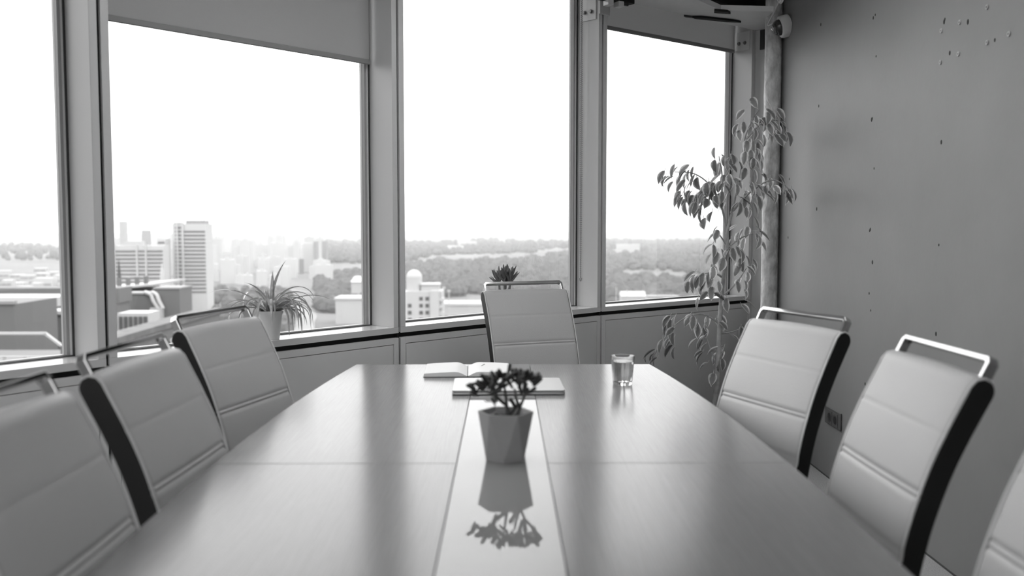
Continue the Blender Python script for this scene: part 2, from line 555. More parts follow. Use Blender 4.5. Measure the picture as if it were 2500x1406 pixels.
# fill lights added above the view, shining up at the ceiling and down
def fill_lamp(x, y, label):
    r = empty("added_fill_light", (x, y, 2.42))
    tag(r, label, "light", "added fill lights over the table")
    box("housing", M_white, -.09, .09, -.62, .62, .0, .05, r, .004)
    box("diffuser", M_fill_down, -.075, .075, -.60, .60, -.006, .0, r)
    box("uplight", M_fill_up, -.075, .075, -.60, .60, .05, .056, r)
    for yy in (-.5, .5):
        MB().tube([(0, yy, .05), (0, yy, CEIL - 2.42)], .003, 6).build("suspension_wire", M_chrome, r)
fill_lamp(-0.40, 2.85, "fill light added over the far left of the table")
fill_lamp(0.30, 2.85, "fill light added over the far right of the table")
fill_lamp(0.95, 3.45, "fill light added between table and dark wall")

# plastered riser pipe in the corner
pm = MB()
rnd = random.Random(3)
rings = []
PXY = (1.587, 5.63)
for k in range(70):
    z = CEIL * k / 69
    rings.append([(PXY[0] + (.049 + rnd.uniform(-.0015, .0015)) * math.cos(2 * PI * q / 28), PXY[1] + (.049 + rnd.uniform(-.0015, .0015)) * math.sin(2 * PI * q / 28), z) for q in range(28)])
pm.loft(rings)
tag(pm.build("riser_pipe", M_plaster, None, 60), "rough plastered vertical pipe in the corner beside the right window", "pipe")

# security camera on the wall
sc = empty("security_camera", (WX, 5.50, 2.425))
tag(sc, "white dome security camera mounted high on the dark wall", "camera")
def xlathe(prof, n=28):
    return MB().loft([[(-d, r * math.cos(2 * PI * k / n), r * math.sin(2 * PI * k / n)) for k in range(n)] for r, d in prof])
tilt = Matrix.Rotation(math.radians(-14), 4, 'Y')
o = xlathe([(.062, 0), (.064, .01), (.064, .042), (.060, .052), (.046, .055)]).build("housing", M_white, sc, 40)
o.matrix_local = tilt
o = xlathe([(.047, .054), (.047, .056), (.044, .070), (.036, .084), (.022, .094), (.004, .098)]).build("dome", mat("dark_glossy_dome", .04, .04, spec=.9), sc, 60)
o.matrix_local = tilt
MB().sphere((0, 0, 0), .016, 12, 8).build("lens", M_chrome, sc, 60).matrix_local = Matrix.Translation((-.088, .0, -.018))
cab = spline([(-.075, -.02, .40), (-.080, -.02, .18), (-.078, -.06, .12), (-.076, -.12, .10), (-.074, -.16, .135), (-.074, -.12, .165), (-.076, -.05, .115), (-.09, .02, .06), (-.105, .06, .012), (-.08, .03, .02), (-.03, 0, .055)], 8)
cable = MB().tube(cab, .0042, 8).build("cable", M_white, sc, 60)
MB().tube([(-.075, -.085, .105), (-.074, -.125, .145)], [.009, .011], 10).build("plug", M_white, cable, 40)

# wall socket
so = empty("wall_socket", (WX, 4.62, .318))
tag(so, "dark grey double wall socket low on the right wall", "socket")
box("plate", M_socket, -.008, 0, -.112, .112, -.043, .043, so, .003)
for y in (-.042, .038):
    fr_ = box("socket_frame", M_socket, -.010, -.008, y - .034, y + .034, -.037, .031, so, .002)
    q = xlathe([(.024, .0085), (.0245, .011), (.021, .011), (.019, .004)], 20).build("socket_ring", M_dark, fr_, 40)
    q.location = (0, y, -.003)
    xlathe([(.0195, .0100), (.0195, .0106)], 20).build("socket_hole", M_black, fr_).location = (0, y, -.003)

# ------------------------------------------------------------------ conference table
TX, TY0, TY1, TM = -.006, .555, 3.53, 2.042
def hw(y): return .632 - .0356 * (y - TM) ** 2
table = empty("conference_table", (0, 0, 0))
tag(table, "long boat shaped wooden conference table with glossy white centre inlay", "table")
G = .0009
for s in (-1, 1):
    for y0, y1 in ((TY0, TM - G), (TM + G, TY1)):
        ys = [y0 + (y1 - y0) * k / 16 for k in range(17)]
        poly = [(TX + s * (.0995 + G), ys[0])] + [(TX + s * hw(y), y) for y in ys] + [(TX + s * (.0995 + G), ys[-1])]
        MB().prism(poly, .722, .75).build("tabletop_leaf", M_wood, table, bevel=.0012)
box("centre_inlay", M_strip, TX - .0985, TX + .0985, TY0, TY1, .722, .7502, table)
box("underframe", M_groove, TX - .45, TX + .45, TY0 + .2, TY1 - .2, .69, .7215, table)
for y in (1.0, 3.05):
    box("pedestal", M_wood, TX - .32, TX + .32, y - .035, y + .035, .012, .69, table, .003)
    box("pedestal_foot", M_groove, TX - .36, TX + .36, y - .06, y + .06, 0, .012, table)

# ------------------------------------------------------------------ chairs
W = .405
T = .056
front = [(.44, .012), (.52, .004), (.60, -.010), (.70, -.032), (.80, -.064), (.88, -.098), (.968, -.142)]
fr = spline([Vector((y, z, 0)) for z, y in front], 18)
SEAMS = [(.875, .0016, 1), (.757, .0036, 2), (.64, .0036, 2), (.53, .0036, 2)]
prof = []
back = []
for k, p in enumerate(fr):
    t = (fr[min(k + 1, len(fr) - 1)] - fr[max(k - 1, 0)]).normalized()
    nrm = Vector((t.y, -t.x, 0))          # towards the sitter
    z = p.y
    off = 0.0
    for zs, d, c in SEAMS:
        for q in ((zs,) if c == 1 else (zs - .006, zs + .006)):
            off -= d * math.exp(-((z - q) / .0030) ** 2)
    prof.append(p + nrm * off)
    back.append(p - nrm * (T * (1.0 - .12 * (1 - k / len(fr)))))
topc = (fr[-1] + back[-1]) / 2
t = (fr[-1] - fr[-2]).normalized()
nrm = Vector((t.y, -t.x, 0))
top = [topc + nrm * (T / 2 * math.cos(a)) + t * (T / 2 * 1.05 * math.sin(a)) for a in [PI * q / 10 for q in range(1, 10)]]
outline = prof + top + back[::-1]          # closed side outline, (y, z)
def inset(pl, d):
    n = len(pl)
    out = []
    for i, p in enumerate(pl):
        tt = (pl[(i + 1) % n] - pl[i - 1])
        if tt.length < 1e-9:
            out.append(p)
            continue
        tt.normalize()
        out.append(p - Vector((tt.y, -tt.x, 0)) * d)
    return out
def make_chair():
    r = empty("conference_chair")
    m = MB()
    rings = []
    for x, d in [(-W / 2, .010), (-W / 2 + .002, .006), (-W / 2 + .006, .002), (-W / 2 + .014, 0.0005), (-W * .3, -.002), (-W * .1, -.004), (W * .1, -.004), (W * .3, -.002), (W / 2 - .014, .0005), (W / 2 - .006, .002), (W / 2 - .002, .006), (W / 2, .010)]:
        rings.append([(x, p.x, p.y) for p in inset(outline, d)])
    n_o = len(outline)
    cut = len(prof) + int(len(top) * .75)
    strip = lambda a, b: [ring[a:b] for ring in rings]
    m.loft(strip(0, cut + 1), cap=False, close=False)
    m.build("backrest", M_leather, r, 50)
    MB().loft([ring[cut:] + ring[:1] for ring in rings], cap=False, close=False).build("back_shell", M_leatherdark, r, 50)
    for s in (-1, 1):
        pl = inset(outline, .005)
        panel = MB().loft([[(s * (W / 2 - .004), p.x, p.y) for p in pl], [(s * (W / 2 + .002), p.x, p.y) for p in inset(outline, .005)], [(s * (W / 2 + .003), p.x, p.y) for p in inset(outline, .008)]]).build("side_panel", M_leatherdark, r)
        pp = [(s * (W / 2 + .0005), p.x, p.y) for p in inset(outline, .0030)]
        MB().tube(pp[:len(prof) + len(top) - 2:2], .0028, 6).build("piping", M_piping, panel, 60)
    # chrome grab handle following the lean of the back
    base = Vector((0, topc.x, topc.y))
    up = Vector((0, t.x, t.y))
    hb = .188
    cr = .008
    hh = .064
    path = [base + Vector((-hb, 0, 0)) - up * .02, base + Vector((-hb, 0, 0)) + up * (hh - cr), base + Vector((-hb + cr, 0, 0)) + up * hh,
            base + Vector((hb - cr, 0, 0)) + up * hh, base + Vector((hb, 0, 0)) + up * (hh - cr), base + Vector((hb, 0, 0)) - up * .02]
    MB().sweep_rect(path, (0, nrm.x, nrm.y), .011, .022).build("grab_handle", M_chrome, r, bevel=.0018)
    # seat
    rings = []
    for x, d in [(-.215, .016), (-.21, .006), (-.20, .001), (-.1, -.004), (.1, -.004), (.2, .001), (.21, .006), (.215, .016)]:
        sec = [(-.02, .40), (.40, .405), (.435, .415), (.445, .435), (.435, .455), (.40, .468), (.27, .470), (.265, .467), (.26, .470), (.12, .465), (.115, .462), (.11, .465), (-.02, .455)]
        rings.append([(x, p.x, p.y) for p in inset([Vector((a, b, 0)) for a, b in sec], d)])
    MB().loft(rings).build("seat", M_leather, r, 50)
    # cantilever frame: one runner on each side and a floor bar
    for s in (-1, 1):
        x = s * .225
        pts = spline([(x, -.005, .415), (x, .03, .395), (x, .12, .39), (x, .33, .385), (x, .40, .36), (x, .415, .28), (x, .40, .10), (x, .385, .03), (x, .33, .0125), (x, .1, .0125), (x, -.05, .0125)], 5)
        MB().tube(pts, .0125, 10).build("frame_runner", M_chrome, r, 60)
    MB().tube([(-.225, -.05, .0125), (.225, -.05, .0125)], .0125, 10).build("floor_bar", M_chrome, r, 60)
    MB().tube([(-.225, .25, .388), (.225, .25, .388)], .010, 10).build("cross_bar", M_chrome, r, 60)
    return r
TOPY = topc.x
chair0 = make_chair()
CH = [((-.845, 2.79), (.965, -.26), "pale leather chair farthest along the left side, beside the spider plant"),
      ((-.790, 2.015), (1.0, -.05), "middle one of the three pale leather chairs on the left side"),
      ((-.768, 1.43), (1.0, 0.0), "nearest pale leather chair on the left, cut by the photo's left edge"),
      ((.850, 2.735), (-.93, -.36), "pale leather chair on the right side in front of the leafy tree"),
      ((.903, 1.965), (-1.0, -.01), "pale leather chair on the right with its whole black side showing"),
      ((.905, 1.30), (-1.0, -.02), "pale leather chair sliver at the right edge of the photo"),
      ((.092, 4.235), (.38, -.925), "pale leather chair at the head of the table facing the camera")]
for i, ((cx, cy), f, lab) in enumerate(CH):
    o = chair0 if i == 0 else copy_tree(chair0)
    d = Vector(f).normalized()
    p = Vector((cx, cy)) - d * TOPY
    o.location = (p.x, p.y, 0)
    o.rotation_euler = (0, 0, math.atan2(d.y, d.x) - PI / 2)
    tag(o, lab, "chair", "conference chairs around the table")

# ------------------------------------------------------------------ things on the table
# faceted pot with a succulent
def faceted_pot(r, rt, rb, h, m, a0=-5, wall_t=.005):
    mb = MB()
    A = [math.radians(a0 + 60 * k) for k in range(6)]
    B = [math.radians(a0 + 30 + 60 * k) for k in range(6)]
    vt = [(rt * math.cos(a), rt * math.sin(a), h) for a in A]
    vb = [(rb * math.cos(a), rb * math.sin(a), 0) for a in B]
    vi = [((rt - wall_t) * math.cos(a), (rt - wall_t) * math.sin(a), h) for a in A]
    vd = [((rt - wall_t - .006) * math.cos(a), (rt - wall_t - .006) * math.sin(a), h - .022) for a in A]
    fs = []
    for k in range(6):
        j = (k + 1) % 6
        fs += [(k, j, 6 + k), (6 + k, j, 6 + j), (k, 12 + k, 12 + j, j), (12 + k, 18 + k, 18 + j, 12 + j)]
    fs += [tuple(range(11, 5, -1)), tuple(range(18, 24))]
    mb.add(vt + vb + vi + vd, fs)
    return mb.build("pot", m, r)
def finger_leaf(L, r, n=6):
    """fleshy finger-like leaf along +z with a blunt tip"""
    m = MB().lathe([(r * .45, 0), (r * .8, L * .25), (r, L * .6), (r * 1.05, L * .85), (r * .75, L * .97), (r * .2, L)], n)
    return m.mesh("leaf", 60)
def set_margin(me, fn):
    at = me.attributes.new("margin", 'FLOAT', 'POINT')
    for i, v in enumerate(me.vertices):
        at.data[i].value = fn(v.co)
def orient(direction, roll=0.0):
    d = Vector(direction).normalized()
    return d.to_track_quat('Z', 'Y').to_matrix().to_4x4() @ Matrix.Rotation(roll, 4, 'Z')

su = empty("potted_succulent", (.002, 2.085, .7502))
tag(su, "dark jade succulent in a faceted grey pot on the table inlay", "plant")
faceted_pot(su, .0625, .048, .107, M_pot)
MB().prism([(.052 * math.cos(math.radians(-5 + 60 * k)), .052 * math.sin(math.radians(-5 + 60 * k))) for k in range(6)], .080, .090).build("soil", M_soil, su)
rnd = random.Random(11)
leafA = finger_leaf(.026, .0042)
leafA.materials.append(M_succ)
set_margin(leafA, lambda c: 0.2)
BR = [[(.004, 0, .085), (.006, -.002, .108), (-.004, -.004, .125), (-.028, -.010, .145), (-.052, -.014, .158)],
      [(.004, 0, .100), (.002, .002, .125), (-.001, .003, .150), (-.004, .002, .172)],
      [(.020, .004, .085), (.032, .006, .115), (.042, .006, .140), (.048, .006, .170)],
      [(-.004, -.004, .125), (-.020, .008, .140), (-.026, .012, .160)],
      [(.032, .006, .115), (.024, -.012, .135), (.020, -.014, .160)],
      [(.008, 0, .100), (.018, -.006, .112), (.024, -.008, .122)]]
for b in BR:
    p = spline(b, 5)
    MB().tube(p, [.0048 * (1 - .6 * k / len(p)) for k in range(len(p))], 6).build("stem", M_stem, su, 60)
CLUST = [((-.052, -.014, .158), 11, .020), ((-.070, -.012, .150), 6, .008), ((-.034, -.004, .165), 8, .014), ((-.014, .004, .178), 10, .016), ((.002, .004, .182), 9, .014), ((-.026, .012, .160), 7, .014),
         ((.044, .006, .178), 12, .018), ((.060, .006, .172), 6, .010), ((.024, -.014, .172), 8, .014), ((.040, .006, .145), 5, .010), ((.024, -.008, .120), 3, .006), ((-.02, -.01, .135), 3, .012)]
for c, n, sp in CLUST:
    for k in range(n):
        a = rnd.uniform(0, 2 * PI)
        q = rnd.random() ** .7
        d = Vector((math.cos(a) * q * 1.2 + c[0] * 6, math.sin(a) * q * 1.0, .35 + .8 * rnd.random()))
        P = Vector(c) + Vector((math.cos(a) * sp * q, math.sin(a) * sp * q, rnd.uniform(-.012, .004)))
        s = rnd.uniform(.75, 1.2)
        link("leaf", leafA, su, matrix=Matrix.Translation(P) @ orient(d, rnd.uniform(0, 3)) @ Matrix.Diagonal((s, s * .8, s, 1)))
# a few old leaves lying on the soil
for k in range(5):
    a = 2.3 + k * .45
    link("leaf", leafA, su, matrix=Matrix.Translation((.012 * math.cos(a) + .004, .012 * math.sin(a) - .02, .094)) @ orient((math.cos(a), math.sin(a) * .6, .25)) @ Matrix.Diagonal((1.1, .7, 1.1, 1)))

# laptop
lp = empty("laptop", (.010, 2.996, .7502), math.radians(1.0))
tag(lp, "closed slim silver laptop lying behind the succulent", "laptop")
def rrect(w, d, r, n=5):
    pts = []
    for cx, cy, a in ((w / 2 - r, d / 2 - r, 0), (-w / 2 + r, d / 2 - r, 90), (-w / 2 + r, -d / 2 + r, 180), (w / 2 - r, -d / 2 + r, 270)):
        pts += [(cx + r * math.cos(math.radians(a + 90 * k / n)), cy + r * math.sin(math.radians(a + 90 * k / n))) for k in range(n + 1)]
    return pts
MB().prism(rrect(.350, .243, .012), .0015, .0095).build("base", M_alu, lp, bevel=.002)
MB().prism(rrect(.350, .243, .012), .0102, .0150).build("lid", M_alu, lp, bevel=.0015)
MB().prism(rrect(.344, .238, .010), .0090, .0105).build("seam", M_dark, lp)
for sx in (-.15, .15):
    for sy in (-.1, .1):
        MB().lathe([(.006, 0), (.006, .0018)], 10, (sx, sy)).build("foot", M_dark, lp)
box("hinge", M_dark, -.11, .11, .1195, .1222, .003, .011, lp)

# open notebook and pen
nb = empty("notebook", (-.128, 3.225, .7502), math.radians(2))
tag(nb, "open blank notebook with dark cover near the table's far end", "notebook")
PW, PH = .150, .235
box("cover", M_cover, -PW - .003, PW + .003, -.003, PH + .003, 0, .0022, nb, .001)
def page_block(s):
    sec = []
    N = 14
    for k in range(N + 1):
        q = k / N
        sec.append((s * PW * q, .0030 + .0155 * (math.sin(min(1, q / .28) * PI / 2)) ** 1.2 * (1 - .35 * q * q)))
    bot = [(s * PW, .0022), (0, .0022)]
    pl = sec + bot
    return MB().loft([[(x, 0, z) for x, z in pl], [(x, PH, z) for x, z in pl]])
page_block(-1).build("page_block", M_paper, nb, 50)
page_block(1).build("page_block", M_paper, nb, 50)
MB().tube([(.0, -.004, .0034), (.0, PH + .004, .0034)], .0016, 6).build("ribbon", M_dark, nb)
pe = empty("pen", (-.105, 3.30, .7585), math.radians(2))
tag(pe, "slim silver pen lying in the fold of the open notebook", "pen")
dx, dy = .035, .10
barrel = MB().tube([(0, 0, .0005), (dx * .08, dy * .08, .0035), (dx, dy, .0065)], [.0008, .004, .004], 10).build("barrel", M_alu, pe, 60)
MB().tube([(dx * .62, dy * .62, .0095), (dx * .98, dy * .98, .0112)], .0012, 6).build("clip", M_chrome, barrel, 60)
MB().tube([(dx, dy, .0065), (dx * 1.06, dy * 1.06, .0067)], .0028, 8).build("button", M_dark, barrel, 60)

# glass of water
gl = empty("drinking_glass", (.388, 3.075, .7502))
tag(gl, "clear tumbler of water standing on the table's far right", "glass")
MB().lathe([(.0300, 0), (.0315, .004), (.0395, .094), (.0392, .0955), (.0378, .0950), (.0300, .012), (.0270, .0095), (.001, .009)], 40).build("tumbler", M_glass, gl, 40)
wt = MB().lathe([(.001, .0092), (.0268, .0097), (.0299, .0125), (.0362, .0765), (.0355, .0762), (.001, .0758)], 40).build("water", M_water, gl, 40)

# ------------------------------------------------------------------ plants by the window
def bay_point(i, x, y, z):
    w, L = windows[i]
    a = w.rotation_euler[2]
    return (w.location.x + x * math.cos(a) - y * math.sin(a), w.location.y + x * math.sin(a) + y * math.cos(a), z)
sp = empty("spider_plant", bay_point(8, .685, .060, SILL))
tag(sp, "striped spider plant with arching leaves in a pale pot on the sill", "plant")
MB().lathe([(.033, 0), (.035, .003), (.047, .100), (.050, .100), (.050, .112), (.046, .112), (.044, .095), (.001, .095)], 32).build("pot", M_pot2, sp, 40)
MB().lathe([(.0435, .090), (.0435, .098), (.001, .101)], 24).build("soil", M_soil, sp)
rnd = random.Random(21)
def blade(az, el, L, wd, curl, base):
    n = 14
    p = Vector(base)
    e = el
    pts, tang = [p.copy()], []
    for k in range(n):
        d = Vector((math.cos(az) * math.cos(e), math.sin(az) * math.cos(e), math.sin(e)))
        tang.append(d)
        p = p + d * (L / n)
        pts.append(p.copy())
        e -= curl / n * (0.5 + 1.1 * k / n)
        e = max(e, -1.45)
    side = Vector((-math.sin(az), math.cos(az), 0))
    m = MB()
    vs, mg = [], []
    for k, q in enumerate(pts):
        tt = tang[min(k, n - 1)]
        up = side.cross(tt) * -1
        w = wd * (min(1, .55 + k / n * 1.5)) * (1 - (k / n) ** 3) + .0006
        for s, f in ((-1, .22), (-.4, 0), (.4, 0), (1, .22)):
            vs.append(q + side * (s * w / 2) - up * (-f * w))
            mg.append(abs(s))
    fs = [(k * 4 + j, k * 4 + j + 1, k * 4 + 5 + j, k * 4 + 4 + j) for k in range(n) for j in range(3)]
    m.add(vs, fs)
    me = m.mesh("leaf", 80)
    me.materials.append(M_spider)
    at = me.attributes.new("margin", 'FLOAT', 'POINT')
    for i in range(len(vs)):
        at.data[i].value = mg[i] if i < len(at.data) else 0
    o = link("leaf", me, sp)
    return o
# leaves that read singly in the photograph, azimuth measured from the room's x axis
for az, el, L, curl in [(178, 48, .27, 1.35), (12, 40, .26, 1.3), (60, 78, .23, .6), (40, 70, .26, 2.6), (-10, 35, .20, 2.4), (-70, 62, .24, 3.6), (-40, 55, .28, 3.5), (200, 30, .22, 2.0), (-95, 70, .20, 3.9), (150, 60, .20, 1.0), (100, 80, .18, .5), (20, 62, .24, 2.4), (-120, 66, .22, 3.6), (-20, 58, .27, 3.4)]:
    blade(math.radians(az), math.radians(el), L, .018, curl, (rnd.uniform(-.01, .01), rnd.uniform(-.01, .01), .098))
for k in range(40):
    az = rnd.uniform(0, 2 * PI)
    blade(az, math.radians(rnd.uniform(35, 82)), rnd.uniform(.13, .25), rnd.uniform(.010, .016), rnd.uniform(1.8, 4.2), (.02 * math.cos(az), .02 * math.sin(az), .097))

# succulent on the sill behind the head chair
s2 = empty("sill_succulent", bay_point(9, .735, .075, SILL))
tag(s2, "small leafy succulent on the sill showing above the head chair", "plant")
MB().lathe([(.034, 0), (.036, .003), (.046, .082), (.046, .088), (.043, .088), (.041, .075), (.001, .075)], 28).build("pot", M_pot2, s2, 40)
MB().lathe([(.041, .07), (.041, .077), (.001, .08)], 24).build("soil", M_soil, s2)
def paddle_leaf(L, w, th=.004, n=8):
    rings = []
    for k in range(n + 1):
        q = k / n
        ww = w / 2 * (math.sin(PI * min(1, .12 + .86 * q ** .85))) ** .8 + .0006
        tt = th / 2 * (1 - .5 * q)
        rings.append([(ww * math.cos(a), tt * math.sin(a) + .12 * w * (ww / w * 2 * math.cos(a)) ** 2 * 0, L * q) for a in [2 * PI * j / 8 for j in range(8)]])
    me = MB().loft(rings).mesh("leaf", 70)
    set_margin(me, lambda c: .3)
    return me
leafB = paddle_leaf(.058, .014)
leafB.materials.append(M_succ2)
rnd = random.Random(5)
heads = []
for b in [[(0, 0, .075), (.002, 0, .13), (.004, .0, .195)], [(-.006, 0, .078), (-.022, .004, .125), (-.026, .006, .18)], [(.006, 0, .078), (.026, -.004, .128), (.034, -.004, .19)], [(0, .006, .078), (.006, .016, .13), (.012, .02, .185)]]:
    p = spline(b, 5)
    MB().tube(p, [.0075 * (1 - .4 * k / len(p)) for k in range(len(p))], 7).build("stem", mat("sill_succulent_stem", .2, .7), s2, 60)
    heads.append(b[-1])
for h in heads:
    for k in range(13):
        a = k * 2.4
        q = .25 + .75 * (k / 13)
        d = Vector((math.cos(a) * q + h[0] * 10, math.sin(a) * q * .6, 1.75 - q * .95 + rnd.uniform(-.2, .25)))
        s = rnd.uniform(.75, 1.1)
        link("leaf", leafB, s2, matrix=Matrix.Translation(Vector(h) + Vector((0, 0, -.03 + .012 * (13 - k) / 13 * 2))) @ orient(d, rnd.uniform(0, 3)) @ Matrix.Scale(s * 1.15, 4))

# variegated weeping fig in the corner
FY = 5.05
fi = empty("weeping_fig", (1.129, FY, 0))
tag(fi, "tall variegated weeping fig growing in front of the right window", "plant")
OX = 1.129
MB().lathe([(.11, 0), (.115, .004), (.145, .255), (.158, .258), (.160, .285), (.150, .285), (.140, .25), (.001, .25)], 36).build("pot", M_pot2, fi, 40)
MB().lathe([(.138, .245), (.138, .252), (.001, .262)], 28).build("soil", M_soil, fi)
rnd = random.Random(8)
trunk = [(1.129, .25), (1.139, .31), (1.152, .5), (1.16, .723), (1.169, .878), (1.18, 1.033), (1.193, 1.165), (1.194, 1.252), (1.215, 1.34)]
p = spline([(x - OX, .01 * math.sin(9 * z), z) for x, z in trunk], 6)
MB().tube(p, [.0165 * (1 - .62 * k / len(p)) for k in range(len(p))], 10).build("trunk", M_bark, fi, 60)
BRS = [[(1.194, 1.248), (1.157, 1.384), (1.101, 1.482), (1.012, 1.547), (.903, 1.558)], [(1.215, 1.34), (1.244, 1.449), (1.274, 1.602), (1.288, 1.732), (1.325, 1.829), (1.368, 1.894)],
       [(1.224, 1.351), (1.31, 1.449), (1.418, 1.515), (1.496, 1.482), (1.534, 1.417)], [(1.162, 1.384), (1.166, 1.536), (1.149, 1.645)], [(1.288, 1.732), (1.369, 1.818), (1.445, 1.829), (1.497, 1.786)],
       [(1.16, .745), (1.077, .794), (.989, .785), (.901, .723), (.825, .612), (.788, .545)], [(1.161, .69), (1.234, .696), (1.289, .712)], [(1.181, .989), (1.118, 1.022), (1.041, 1.006)],
       [(1.186, .9), (1.252, .967), (1.305, 1.044)], [(1.154, .511), (1.12, .59), (1.09, .679)], [(1.154, .523), (1.18, .589), (1.19, .634)], [(1.196, 1.165), (1.148, 1.231)], [(1.196, 1.154), (1.27, 1.209), (1.324, 1.231)]]
for b in BRS:
    yo = rnd.uniform(-.06, .05)
    p = spline([(x - OX, .01 + yo * k / (len(b) - 1), z) for k, (x, z) in enumerate(b)], 5)
    MB().tube(p, [.0062 * (1 - .75 * k / len(p)) for k in range(len(p))], 6).build("branch", M_bark, fi, 60)
def ficus_leaf(bend, fold):
    n = 9
    L, w = .068, .036
    vs, mg, fs = [], [], []
    x = z = 0.0
    e = .1
    for k in range(n + 1):
        q = k / n
        ww = w / 2 * (math.sin(PI * min(1, .06 + .94 * q ** .8))) ** .85 * (1 if q < .8 else (1 - q) / .2 * .75 + .25 * (1 - q) / .2)
        for s in (-1, -.5, 0, .5, 1):
            vs.append((x, s * ww + .0008 * math.sin(9 * q + 3 * s), z + fold * abs(s) * ww))
            mg.append(max(abs(s), 1.0 if q > .93 else 0))
        if k < n:
            x += math.cos(e) * L / n
            z += math.sin(e) * L / n
            e -= bend / n
    for k in range(n):
        for j in range(4):
            fs.append((k * 5 + j, k * 5 + j + 1, k * 5 + 6 + j, k * 5 + 5 + j))
    m = MB().add(vs, fs)
    o = len(m.v)
    m.tube([(-.016, 0, .004), (-.006, 0, .001), (.004, 0, -.0006)], .0009, 4)
    me = m.mesh("leaf", 80)
    me.materials.append(M_ficus)
    at = me.attributes.new("margin", 'FLOAT', 'POINT')
    for i in range(len(m.v)):
        at.data[i].value = mg[i] if i < len(mg) else .9
    return me
FLV = [ficus_leaf(.5, .15), ficus_leaf(.9, .3), ficus_leaf(1.3, .2), ficus_leaf(.3, .45)]
CL = [(1.347, 1.851, .099, 14), (1.435, 1.779, .066, 8), (1.49, 1.775, .033, 4), (1.305, 1.732, .088, 15), (1.241, 1.656, .066, 8), (1.329, 1.602, .088, 13), (.914, 1.541, .062, 9), (1.002, 1.532, .055, 8),
      (1.025, 1.449, .084, 15), (1.112, 1.449, .088, 13), (.964, 1.416, .044, 6), (1.07, 1.366, .077, 11), (1.222, 1.449, .088, 15), (1.31, 1.41, .077, 12), (1.419, 1.482, .066, 9), (1.512, 1.449, .031, 4),
      (1.132, 1.634, .048, 5), (1.159, 1.575, .055, 6), (1.313, 1.231, .077, 12), (1.148, 1.231, .04, 4), (1.249, 1.143, .062, 7), (1.139, 1.116, .062, 7), (1.031, .971, .048, 7), (1.101, .989, .066, 9), (1.294, 1.055, .055, 9),
      (1.278, .944, .044, 5), (1.087, .911, .04, 4), (1.198, .867, .013, 1), (1.287, .852, .026, 2), (1.043, .856, .018, 1), (.901, .745, .055, 8), (1.011, .75, .044, 6), (1.126, .756, .044, 6), (.891, .639, .048, 6),
      (.803, .572, .04, 6), (1.079, .661, .048, 5), (1.165, .572, .044, 6), (1.058, .572, .026, 3), (1.223, .667, .009, 1), (1.099, .523, .009, 1), (1.282, .705, .018, 2), (1.131, .46, .009, 1)]
for cx, cz, r, n in CL:
    for k in range(n):
        a = rnd.uniform(0, 2 * PI)
        q = math.sqrt(rnd.random())
        P = Vector((cx - OX + r * q * math.cos(a), rnd.uniform(-1, 1) * (r * .9 + .01), cz + r * q * math.sin(a) + .015))
        az = math.atan2(P.y * .8, (r * q * math.cos(a)) + .25 * (cx - 1.19)) + rnd.uniform(-.9, .9)
        pitch = math.radians(rnd.uniform(30, 82))
        s = rnd.uniform(.95, 1.32)
        link("leaf", rnd.choice(FLV), fi, matrix=Matrix.Translation(P) @ Matrix.Rotation(az, 4, 'Z') @ Matrix.Rotation(pitch, 4, 'Y') @ Matrix.Rotation(rnd.uniform(-.8, .8), 4, 'X') @ Matrix.Scale(s, 4))

# ------------------------------------------------------------------ the city outside
GZ = -82.0
M_ground = mat("park_and_street_ground", 0.078, 0.95, noise=0.55, nscale=.006)
M_bwhite = mat("white_render_facade", 0.35, 0.8)
M_bpale = mat("pale_concrete_facade", 0.32, 0.8)
M_bgrey = mat("grey_facade", 0.18, 0.8)
M_bdark = mat("dark_cladding", 0.092, 0.7)
M_bwin = mat("dark_window_band", 0.06, 0.3)
M_rubble = mat("gravel_roof", 0.085, 0.9, noise=.4, nscale=.5)
M_tree = mat("tree_crowns", 0.046, 0.95, noise=.35, nscale=.02)
M_road = mat("pale_asphalt", 0.15, 0.9)

g = MB()
n = 64
g.prism([(11000 * math.cos(2 * PI * k / n), 11000 * math.sin(2 * PI * k / n)) for k in range(n)], GZ - 5, GZ)
struct(g.build("ground", M_ground), "wide plain of parkland and streets far below the windows")
rnd = random.Random(2)
hm = MB()
rg = []
for k in range(120):
    a = math.radians(40 + 110 * k / 119)
    h = 26 + 12 * math.sin(k * .23) + 8 * math.sin(k * .61 + 1)
    rg.append([(R * math.cos(a), R * math.sin(a), GZ - 3 + hh * h / 30) for R, hh in ((7600, 0), (8300, 16), (9000, 32), (9800, 0))])
hm.loft(rg, cap=False, close=False)
struct(hm.build("hills", M_tree, None, 80), "low wooded hills on the hazy horizon")

SITES = []
def free(x, y, r):
    return all((x - a) ** 2 + (y - b) ** 2 > (r + c) ** 2 for a, b, c in SITES)
def bld(name, x, y, w, d, top, m, label, rz=0.0, group=None, cat="building", base=GZ):
    SITES.append((x - d / 2 * math.sin(rz), y + d / 2 * math.cos(rz), math.hypot(w, d) / 2 + 1))
    r = empty(name, (x, y, base), rz)
    tag(r, label, cat, group)
    box("walls", m, -w / 2, w / 2, 0, d, 0, top - base, r)
    return r
def bands(r, w, h0, h1, step, fr=.5, x0=None, x1=None, y=-.25, m=M_bwin, nx=1, gap=.12):
    x0 = -w / 2 + .6 if x0 is None else x0
    x1 = w / 2 - .6 if x1 is None else x1
    z = h0
    while z < h1:
        for k in range(nx):
            a = x0 + (x1 - x0) * k / nx
            b = a + (x1 - x0) / nx * (1 - (gap if nx > 1 else 0))
            box("window", m, a, b, y, .2, z, z + step * fr, r)
        z += step
